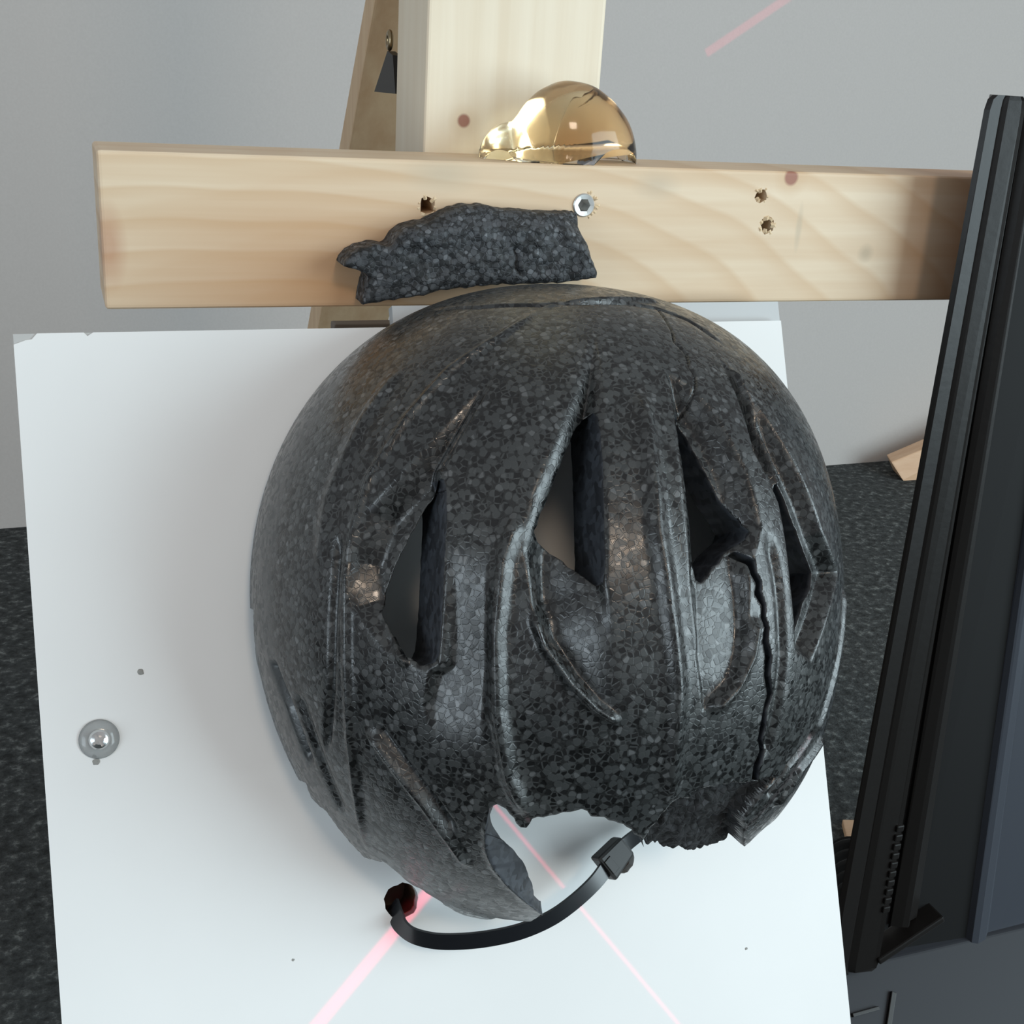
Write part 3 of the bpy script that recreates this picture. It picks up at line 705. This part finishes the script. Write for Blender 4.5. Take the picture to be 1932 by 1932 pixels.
# smooth moulded skin along the lower left side
skin = np.zeros(len(VALL)); rim_al = al[ui]; be_ = np.arctan2(PQ2[ui][:, 1], PQ2[ui][:, 0])
left = smooth01((np.cos(be_ - math.pi) - 0.35) / 0.3)
skin[:len(ui)] = smooth01((rim_al - 1.26) / 0.14) * left
strip, _, _, _ = segdist(np.array([q for q, k_ in zip(oq, os_) if 6 <= k_ <= 21]), PQ2[ui], closed=False)
skin[:len(ui)] = np.maximum(skin[:len(ui)], smooth01((0.0080 - strip) / 0.004))
at = shell.data.attributes.new('skin', 'FLOAT', 'POINT'); at.data.foreach_set('value', skin.astype(np.float32))
uin = np.unique(Qi); rm = np.full(NI * NI, -1, int); rm[uin] = np.arange(len(uin))
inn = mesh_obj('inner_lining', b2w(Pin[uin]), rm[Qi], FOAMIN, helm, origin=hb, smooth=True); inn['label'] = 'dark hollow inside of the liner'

# ------------------------------------------------------------------ foam fragment on the crossbeam
def relief(poly, front, back, step):
    """closed slab from a 2-D outline: front(P)->depth, back depth, returns local points (x, y, depth)"""
    poly = np.array(poly); lo = poly.min(0) - step; hi = poly.max(0) + step
    nx, ny = [int((hi[i] - lo[i]) / step) + 1 for i in (0, 1)]
    X, Y = np.meshgrid(lo[0] + np.arange(nx) * step, lo[1] + np.arange(ny) * step); P = np.stack([X.ravel(), Y.ravel()], -1)
    id_ = np.arange(nx * ny).reshape(ny, nx); Q = np.stack([id_[:-1, :-1], id_[:-1, 1:], id_[1:, 1:], id_[1:, :-1]], -1).reshape(-1, 4)
    Q = Q[inside(poly, P[Q].mean(1))]
    E = np.concatenate([Q[:, [i, (i + 1) % 4]] for i in range(4)]); key = np.sort(E, 1); kk = key[:, 0].astype(np.int64) * (nx * ny) + key[:, 1]
    u, ix, ct = np.unique(kk, return_index=True, return_counts=True); BE = E[ix[ct == 1]]; bv = np.unique(BE)
    dist, i, t, s = segdist(poly, P[bv]); P[bv] = poly[i] + (poly[(i + 1) % len(poly)] - poly[i]) * t[:, None]
    us = np.unique(Q); rm = np.full(nx * ny, -1, int); rm[us] = np.arange(len(us)); P = P[us]; Q = rm[Q]; BE = rm[BE]
    dd, _, _, _ = segdist(poly, P); z = front(P, dd); n = len(P)
    rows = 4; V = [np.c_[P, z]]; prev = np.arange(n); F = [Q]
    bvx = np.unique(BE); mp = np.full(n, -1, int); mp[bvx] = np.arange(len(bvx)); last = np.arange(n)
    cur = {0: bvx}; ids = bvx; offs = n
    for k in range(1, rows + 1):
        t = k / rows; zz = z[bvx] * (1 - t) + back * t; nz_ = vnoise(np.c_[P[bvx], zz], 300.0, 3.0) * 0.0006 * math.sin(math.pi * t)
        V.append(np.c_[P[bvx][:, 0] + nz_, P[bvx][:, 1] + nz_, zz]); new = np.arange(offs, offs + len(bvx)); offs += len(bvx)
        F.append(np.stack([ids[mp[BE[:, 1]]], ids[mp[BE[:, 0]]], new[mp[BE[:, 0]]], new[mp[BE[:, 1]]]], -1)); ids = new
    return np.concatenate(V), np.concatenate(F)
FRAG = [(642, 497), (652, 480), (668, 460), (690, 452), (716, 456), (728, 444), (742, 428), (770, 416), (790, 414), (805, 406), (835, 393), (862, 383), (905, 383), (930, 390), (985, 394), (1040, 397), (1078, 397), (1084, 410), (1083, 425), (1090, 440), (1102, 458), (1112, 474), (1118, 490), (1129, 512), (1126, 525), (1110, 528), (1070, 534), (985, 538), (920, 541), (850, 550), (780, 563), (720, 572), (686, 576), (684, 560), (690, 520), (682, 510), (664, 503)]
FY = BY - 0.0150
fk_ = np.array([0.5] * 2 + [0.85] + [1.0] * 14 + [0.85, 0.7, 0.55, 0.4, 0.25, 0.1] + [0.0] * 9 + [0.1, 0.3, 0.5, 0.5])[:len(FRAG)]
fp = np.array([atY(*p, FY + (BY - FY) * k_)[[0, 2]] for p, k_ in zip(FRAG, fk_)]); fpj = np.array(jag(fp, 0.0016, 0.00025, 21))
ridge = np.array([atY(*p, FY)[[0, 2]] for p in ((640, 470), (720, 462), (775, 440), (850, 432), (960, 430), (1060, 436), (1100, 470), (1130, 520))])
def frag_front(P, dd):
    dist, i, t, s = segdist(ridge, P, closed=False)
    z = np.where(s > 0, 0.0165 - np.minimum(dist / 0.010, 1) * 0.0085, 0.0165 - 0.10 * dist)
    z = z - 0.0022 * np.exp(-dd / 0.0012)
    n = np.array([mnoise.noise((p[0] * 420, p[1] * 420, 0.3)) * 0.0008 + mnoise.noise((p[0] * 130, p[1] * 130, 2.1)) * 0.0014 for p in P])
    crk, _, _, _ = segdist(np.array([atY(*p, FY)[[0, 2]] for p in ((972, 470), (976, 490), (974, 505), (984, 518))]), P, closed=False)
    return z + n - 0.002 * np.exp(-(crk / 0.0007) ** 2)
Vf, Ff = relief(fpj, frag_front, 0.0003, 0.00075)
VW = np.stack([Vf[:, 0], BY - Vf[:, 2], Vf[:, 1]], -1)
o = mesh_obj('foam_fragment', VW, Ff[:, ::-1], EPSB, smooth=True); prop(o, 'broken chunk of dark grey foam resting against the crossbeam above the helmet', 'foam fragment')

# ------------------------------------------------------------------ clear lump on the crossbeam
gl, nt, b = new_mat('amber_gel', 0.09, 0.4, (1.0, 0.98, 0.93)); b.inputs['Transmission Weight'].default_value = 1.0; b.inputs['IOR'].default_value = 1.36
va = N(nt, 'ShaderNodeVolumeAbsorption'); va.inputs['Color'].default_value = (0.92, 0.78, 0.34, 1); va.inputs['Density'].default_value = 12.0
nt.links.new(va.outputs[0], nt.nodes['Material Output'].inputs['Volume'])
YG = BY + 0.0195
xa, xb = atY(905, 290, YG)[0], atY(1197, 300, YG)[0]; zt = atY(1060, 150, YG)[2]
cx, hw = (xa + xb) / 2, (xb - xa) / 2; HGT = zt - BZ1
def gel_h(u, v):                   # a big dome, a small lobe on the left and a thin skirt; u, v in -1..1
    d1 = max(0, 1 - ((u - 0.17) / 0.82) ** 2 - (v / 0.97) ** 2) ** 0.50 * (1.0 - 0.10 * (u - .17))
    d2 = 0.47 * max(0, 1 - ((u + 0.62) / 0.37) ** 2 - (v / 0.72) ** 2) ** 0.50
    d3 = 0.07 * max(0, 1 - u * u - v * v) ** 0.45
    k = 14.0; m = math.log(math.exp(k * d1) + math.exp(k * d2) + math.exp(k * d3) - 2.0) / k
    return HGT * m / 1.012
def gel_mesh(f, nU=84, nV=40):
    bm = bmesh.new(); rows = []
    for j in range(nV + 1):
        s_ = math.sin((1 - j / nV) * math.pi / 2); row = []
        for i in range(nU):
            a = 2 * math.pi * i / nU; row.append(bm.verts.new(f(s_ * math.cos(a), s_ * math.sin(a))))
        rows.append(row)
    for A, B in zip(rows, rows[1:]):
        for i in range(nU): bm.faces.new([A[i], A[(i + 1) % nU], B[(i + 1) % nU], B[i]])
    bm.faces.new(rows[0][::-1]); bmesh.ops.remove_doubles(bm, verts=bm.verts, dist=2e-6)
    return bm
def gel_pt(u, v):
    x, y = cx + hw * u, YG + 0.0192 * v
    w_ = mnoise.noise((x * 75, y * 75, 1.7)) * 0.0012 + mnoise.noise((x * 190, y * 190, 4.0)) * 0.0003
    h = gel_h(u, v); return (x, y, BZ1 - 0.0001 + h + w_ * min(1, h / (0.4 * HGT)))
gel = bm_obj('gel_lump', gel_mesh(gel_pt), gl, None, True, origin=(cx, YG, BZ1)); prop(gel, 'clear amber gel lump sitting on top of the crossbeam', 'gel lump')
gc, nt, b = new_mat('amber_refraction', 0.15, 0.1, (0.98, 0.93, 0.86)); b.inputs['Transmission Weight'].default_value = 1.0; b.inputs['IOR'].default_value = 1.03  # added inner tint stands in for wood refracted through the gel
va = N(nt, 'ShaderNodeVolumeAbsorption'); va.inputs['Color'].default_value = (0.86, 0.50, 0.16, 1); va.inputs['Density'].default_value = 24.0
nt.links.new(va.outputs[0], nt.nodes['Material Output'].inputs['Volume'])
def refraction_pt(u, v):
    q = 0.40 + 0.46 * u; h = max(0, 1 - u * u - v * v) ** 0.5 * (1 + 0.25 * mnoise.noise((u * 2.5, v * 2.5, 3.0)))
    return (cx + hw * q, YG + 0.0125 * v, BZ1 + 0.0016 + 0.74 * HGT * h)
o = bm_obj('amber_refraction', gel_mesh(refraction_pt, 40, 18), gc, gel, True); o['label'] = 'amber tint added for wood refracted through the lump'

# ------------------------------------------------------------------ cable tie looped through the board
m_tie, nt, b = new_mat('black_nylon', 0.22, 0.6, srgb(22, 24, 28))
path = [(742, 1705, -0.003), (748, 1728, 0.001), (758, 1748, 0.005), (780, 1765, 0.010), (820, 1775, 0.015), (868, 1776, 0.019), (925, 1770, 0.0215), (985, 1756, 0.0225), (1040, 1732, 0.0215), (1085, 1700, 0.0195), (1125, 1662, 0.017), (1155, 1622, 0.0145), (1180, 1594, 0.013), (1206, 1573, 0.011), (1226, 1556, 0.008)]
pts = np.array([onb(*p) for p in path])
def catmull(P, n):
    out = []
    for i in range(len(P) - 1):
        a, b_, c, d = P[max(0, i - 1)], P[i], P[i + 1], P[min(len(P) - 1, i + 2)]
        for k in range(n):
            t = k / n; out.append(0.5 * ((2 * b_) + (c - a) * t + (2 * a - 5 * b_ + 4 * c - d) * t * t + (3 * b_ - a - 3 * c + d) * t ** 3))
    out.append(P[-1]); return np.array(out)
cp = catmull(pts, 8); tg = np.gradient(cp, axis=0); tg /= np.linalg.norm(tg, axis=1)[:, None]
prevw = None; V = []; hw_t, ht = 0.0031, 0.00055
for k, (p, t) in enumerate(zip(cp, tg)):
    fade = smooth01(np.array([k / 18.0]))[0]
    nrm = np.array([-0.25, -0.35 * fade, 1.0]); wv = unit(np.cross(nrm, t)); nn = np.cross(t, wv)
    wv = unit(wv * (0.55 + 0.45 * fade) + nn * 0.6 * (1 - fade)); nn = np.cross(t, wv)
    for (a, c) in ((-1, -1), (1, -1), (1, 1), (-1, 1)): V.append(p + wv * hw_t * a + nn * ht * c)
Fs = [(0, 1, 2, 3)]
for k in range(len(cp) - 1):
    for j in range(4): Fs.append((4 * k + j, 4 * (k + 1) + j, 4 * (k + 1) + (j + 1) % 4, 4 * k + (j + 1) % 4))
n = 4 * (len(cp) - 1); Fs.append((n + 3, n + 2, n + 1, n))
tie = empty('cable_tie', b2w(cp[len(cp) // 2]), 'black cable tie looped from the left hole of the white board up to the helmet', 'cable tie')
o = mesh_obj('strap', b2w(V), Fs, m_tie, tie)
o.data.polygons.foreach_set('use_smooth', np.ones(len(o.data.polygons), bool)); o.data.set_sharp_from_angle(angle=0.7)
i = int(len(cp) * 0.80); p = cp[i]; t = tg[i]
hx = t; hz = unit(np.array([0, 0, 1.0]) - t * t[2]); hy = np.cross(hz, hx)
bx = box_bm((-0.0072, -0.0056, -0.0040), (0.0056, 0.0056, 0.0026), 0.0011)
for v in bx.verts:
    q = v.co; k_ = 1 - 0.25 * max(0, q.x / 0.005); v.co = Vector(b2w(p + hx * q.x + hy * q.y * k_ + hz * q.z))
hdo = bm_obj('locking_head', bx, m_black, tie)
sx = box_bm((-0.0064, -0.0030, -0.0010), (-0.0030, 0.0030, 0.0016), 0.0002)
for v in sx.verts: q = v.co; v.co = Vector(b2w(p + hx * q.x + hy * q.y + hz * (q.z + 0.0014)))
bm_obj('pawl', sx, m_black, hdo)

# ------------------------------------------------------------------ black moulded case on the right
m_case, nt, b = new_mat('black_moulded_plastic', 0.38, 0.30, srgb(28, 26, 25))
tc = N(nt, 'ShaderNodeTexCoord'); nn_ = N(nt, 'ShaderNodeTexNoise', i_Scale=260.0, i_Detail=3.0); nt.links.new(tc.outputs['Object'], nn_.inputs['Vector']); bump(nt, b, nn_.outputs[0], 0.12, 0.0006)
m_gap, nt, b = new_mat('black_seal', 0.7, 0.3, srgb(12, 12, 13))
m_gpan, nt, b = new_mat('blue_grey_plastic', 0.42, 0.45, srgb(58, 62, 70))
CY = 0.43
case = empty('moulded_case', (0.47, CY, FLOOR), 'tall black ribbed plastic case standing beside the right end of the crossbeam', 'case')
def extr(name, xs, ztop, zbot, mat, par=None, cap=0.0):
    """a long vertical moulding: xs = [(x, y)] section, front first"""
    bm = bmesh.new(); rowz = [zbot, zbot + cap * .3, zbot + cap, ztop - cap, ztop - cap * .3, ztop] if cap else [zbot, ztop]
    rr_ = []
    for z in rowz:
        inset = 0
        if cap:
            e_ = min(z - zbot, ztop - z); inset = cap * (1 - math.sqrt(max(0, 1 - (1 - min(1, e_ / cap)) ** 2)))
        mx = sum(x for x, y in xs) / len(xs); row = []
        for x, y in xs:
            dx = 0
            s = 1 - inset / (max(x_ for x_, _ in xs) - min(x_ for x_, _ in xs)) * 1.2
            row.append(bm.verts.new((sx_(mx + (x - mx) * max(0.2, s), z), y, z)))
        rr_.append(row)
    n = len(xs)
    for A, B in zip(rr_, rr_[1:]):
        for k in range(n): bm.faces.new([A[k], A[(k + 1) % n], B[(k + 1) % n], B[k]])
    bm.faces.new(rr_[0][::-1]); bm.faces.new(rr_[-1])
    return bm_obj(name, bm, mat, par or case)
def sx_(x, z): return x0 + (x - x0) * (1 - 1.25 * (z + 0.2))
x0 = 0.3655
def sec(*p): return [(x0 + a, CY + b) for a, b in p]
extr('outer_rail', sec((.0145, .012), (.0016, .002), (.0035, 0), (.0105, 0), (.0120, .0018), (.0150, 0), (.0235, -.001), (.0255, -.0015), (.0265, .0005), (.0265, .012)), -0.002, -0.460, m_case, cap=0.006)
extr('seal_channel', sec((.0262, .012), (.0262, .006), (.0325, .006), (.0325, .012)), -0.010, -0.440, m_gap)
extr('inner_rail', sec((.0322, .012), (.0322, .004), (.0365, .001), (.0390, 0), (.0402, .001), (.0415, .004), (.0470, .006), (.0470, .012)), -0.006, -0.436, m_case)
extr('recess', sec((.0465, .020), (.0465, .010), (.0790, .008), (.0800, .020)), -0.022, -0.489, m_gap, cap=0.014)
o = extr('side_panel', sec((.0765, .021), (.0765, .010), (.0785, .005), (.0815, .004), (.0860, .005), (.0890, .008), (.2200, .011), (.2200, .021)), -0.03, FLOOR, m_gpan)
o['label'] = 'blue grey side panel of the black case'
for k in range(10):                # rack of small teeth on the outer rail
    z = -0.366 - k * 0.0058; xx = sx_(x0 + .0250, z)
    bm_obj('tooth', box_bm((xx - .0030, CY - .0024, z - .0020), (xx + .0016, CY + .002, z + .0020), 0.0008), m_case, case)
# strut and dark foot plate at the bottom
A = atY(1655, 1812, CY - .001); B = atY(1778, 1730, CY - .001); d = unit(B - A); n_ = np.array([-d[2], 0, d[0]])
P = []
for C in (A, B):
    for (k, y) in ((-1, .012), (-1, -.002), (1, -.002), (1, .012)): q = C + n_ * 0.0022 * k; P.append((q[0], q[1] + y, q[2]))
bm_obj('strut', hexa_bm(P, 0.001), m_case, case)
m_dgrey, nt, b = new_mat('dark_grey_plastic', 0.55, 0.3, srgb(32, 34, 40))
bm = hexa_bm([(.330, .395, FLOOR), (.66, .395, FLOOR), (.66, .441, FLOOR), (.362, .441, FLOOR), (.376, .436, -.462), (.66, .436, -.462), (.66, .441, -.460), (.378, .441, -.460)], 0.001)
bm_obj('base_plate', bm, m_dgrey, case)
def onplate(px, py):               # the base plate slopes from (y .436, z -.462) down to (y .395, floor)
    r = ray(px, py); k = (.436 - .395) / (-.462 - FLOOR); t = (.395 - k * FLOOR) / (r[1] - k * r[2]); return r * t
for (p0, p1, wd) in (((1606, 1916), (1656, 1902), .0020), ((1684, 1872), (1672, 1950), .0030)):
    A = onplate(*p0); B = onplate(*p1); d = unit(B - A); up_ = unit([0, -.038, .041]); sd = unit(np.cross(d, up_)); P = []
    for C in (A, B):
        for (k, y) in ((-1, -.001), (1, -.001), (1, .002), (-1, .002)): P.append(C + sd * wd / 2 * k + up_ * y)
    bm_obj('base_rib', hexa_bm(P, 0.0004), m_black, case)

# ------------------------------------------------------------------ red line lasers (real lamps that throw a thin fan of light)
def laser(name, loc, a, b, power, half_width, col=(1.0, 0.02, 0.12)):
    loc = np.array(loc); n = unit(np.cross(np.array(a) - loc, np.array(b) - loc))
    l = bpy.data.lights.new(name, 'SPOT'); l.energy = power; l.shadow_soft_size = 0.0008; l.color = col
    mid = (unit(np.array(a) - loc) + unit(np.array(b) - loc)) / 2; ang = math.acos(np.clip(unit(np.array(a) - loc).dot(unit(np.array(b) - loc)), -1, 1))
    l.spot_size = min(3.0, ang * 1.0 + 0.02); l.spot_blend = 0.05
    o = bpy.data.objects.new(name, l); COL.objects.link(o); o.location = loc
    o.rotation_euler = Vector(mid).to_track_quat('-Z', 'Y').to_euler()
    l.use_nodes = True; nt = l.node_tree; em = nt.nodes['Emission']
    ge = N(nt, 'ShaderNodeNewGeometry'); dt = N(nt, 'ShaderNodeVectorMath', operation='DOT_PRODUCT'); dt.inputs[1].default_value = tuple(n)
    nt.links.new(ge.outputs['Incoming'], dt.inputs[0])
    ab = N(nt, 'ShaderNodeMath', operation='ABSOLUTE'); nt.links.new(dt.outputs['Value'], ab.inputs[0])
    lt = N(nt, 'ShaderNodeMapRange'); lt.inputs[1].default_value = half_width * 0.6; lt.inputs[2].default_value = half_width; lt.inputs[3].default_value = 1.0; lt.inputs[4].default_value = 0.0
    nt.links.new(ab.outputs[0], lt.inputs[0]); nt.links.new(lt.outputs[0], em.inputs['Strength'])
    return o
LP = np.array([0.02, -0.12, 0.02])
laser('line_laser_light', LP, b2w(onb(560, 1980)), b2w(onb(830, 1656)), 9.0, 0.0046)
laser('line_laser_light', LP + np.array([0.02, 0, 0]), b2w(onb(922, 1506)), b2w(onb(1290, 1944)), 6.0, 0.0012)
laser('line_laser_light', (0.55, -0.3, 0.16), atY(1352, 87, 1.331), atY(1510, -20, 1.333), 30.0, 0.0036)
laser('line_laser_light', (0.75, -0.45, -0.05), b2w(dome(pxo([(1444, 1524)]))[0]), b2w(dome(pxo([(1512, 1428)]))[0]), 6.0, 0.0022)
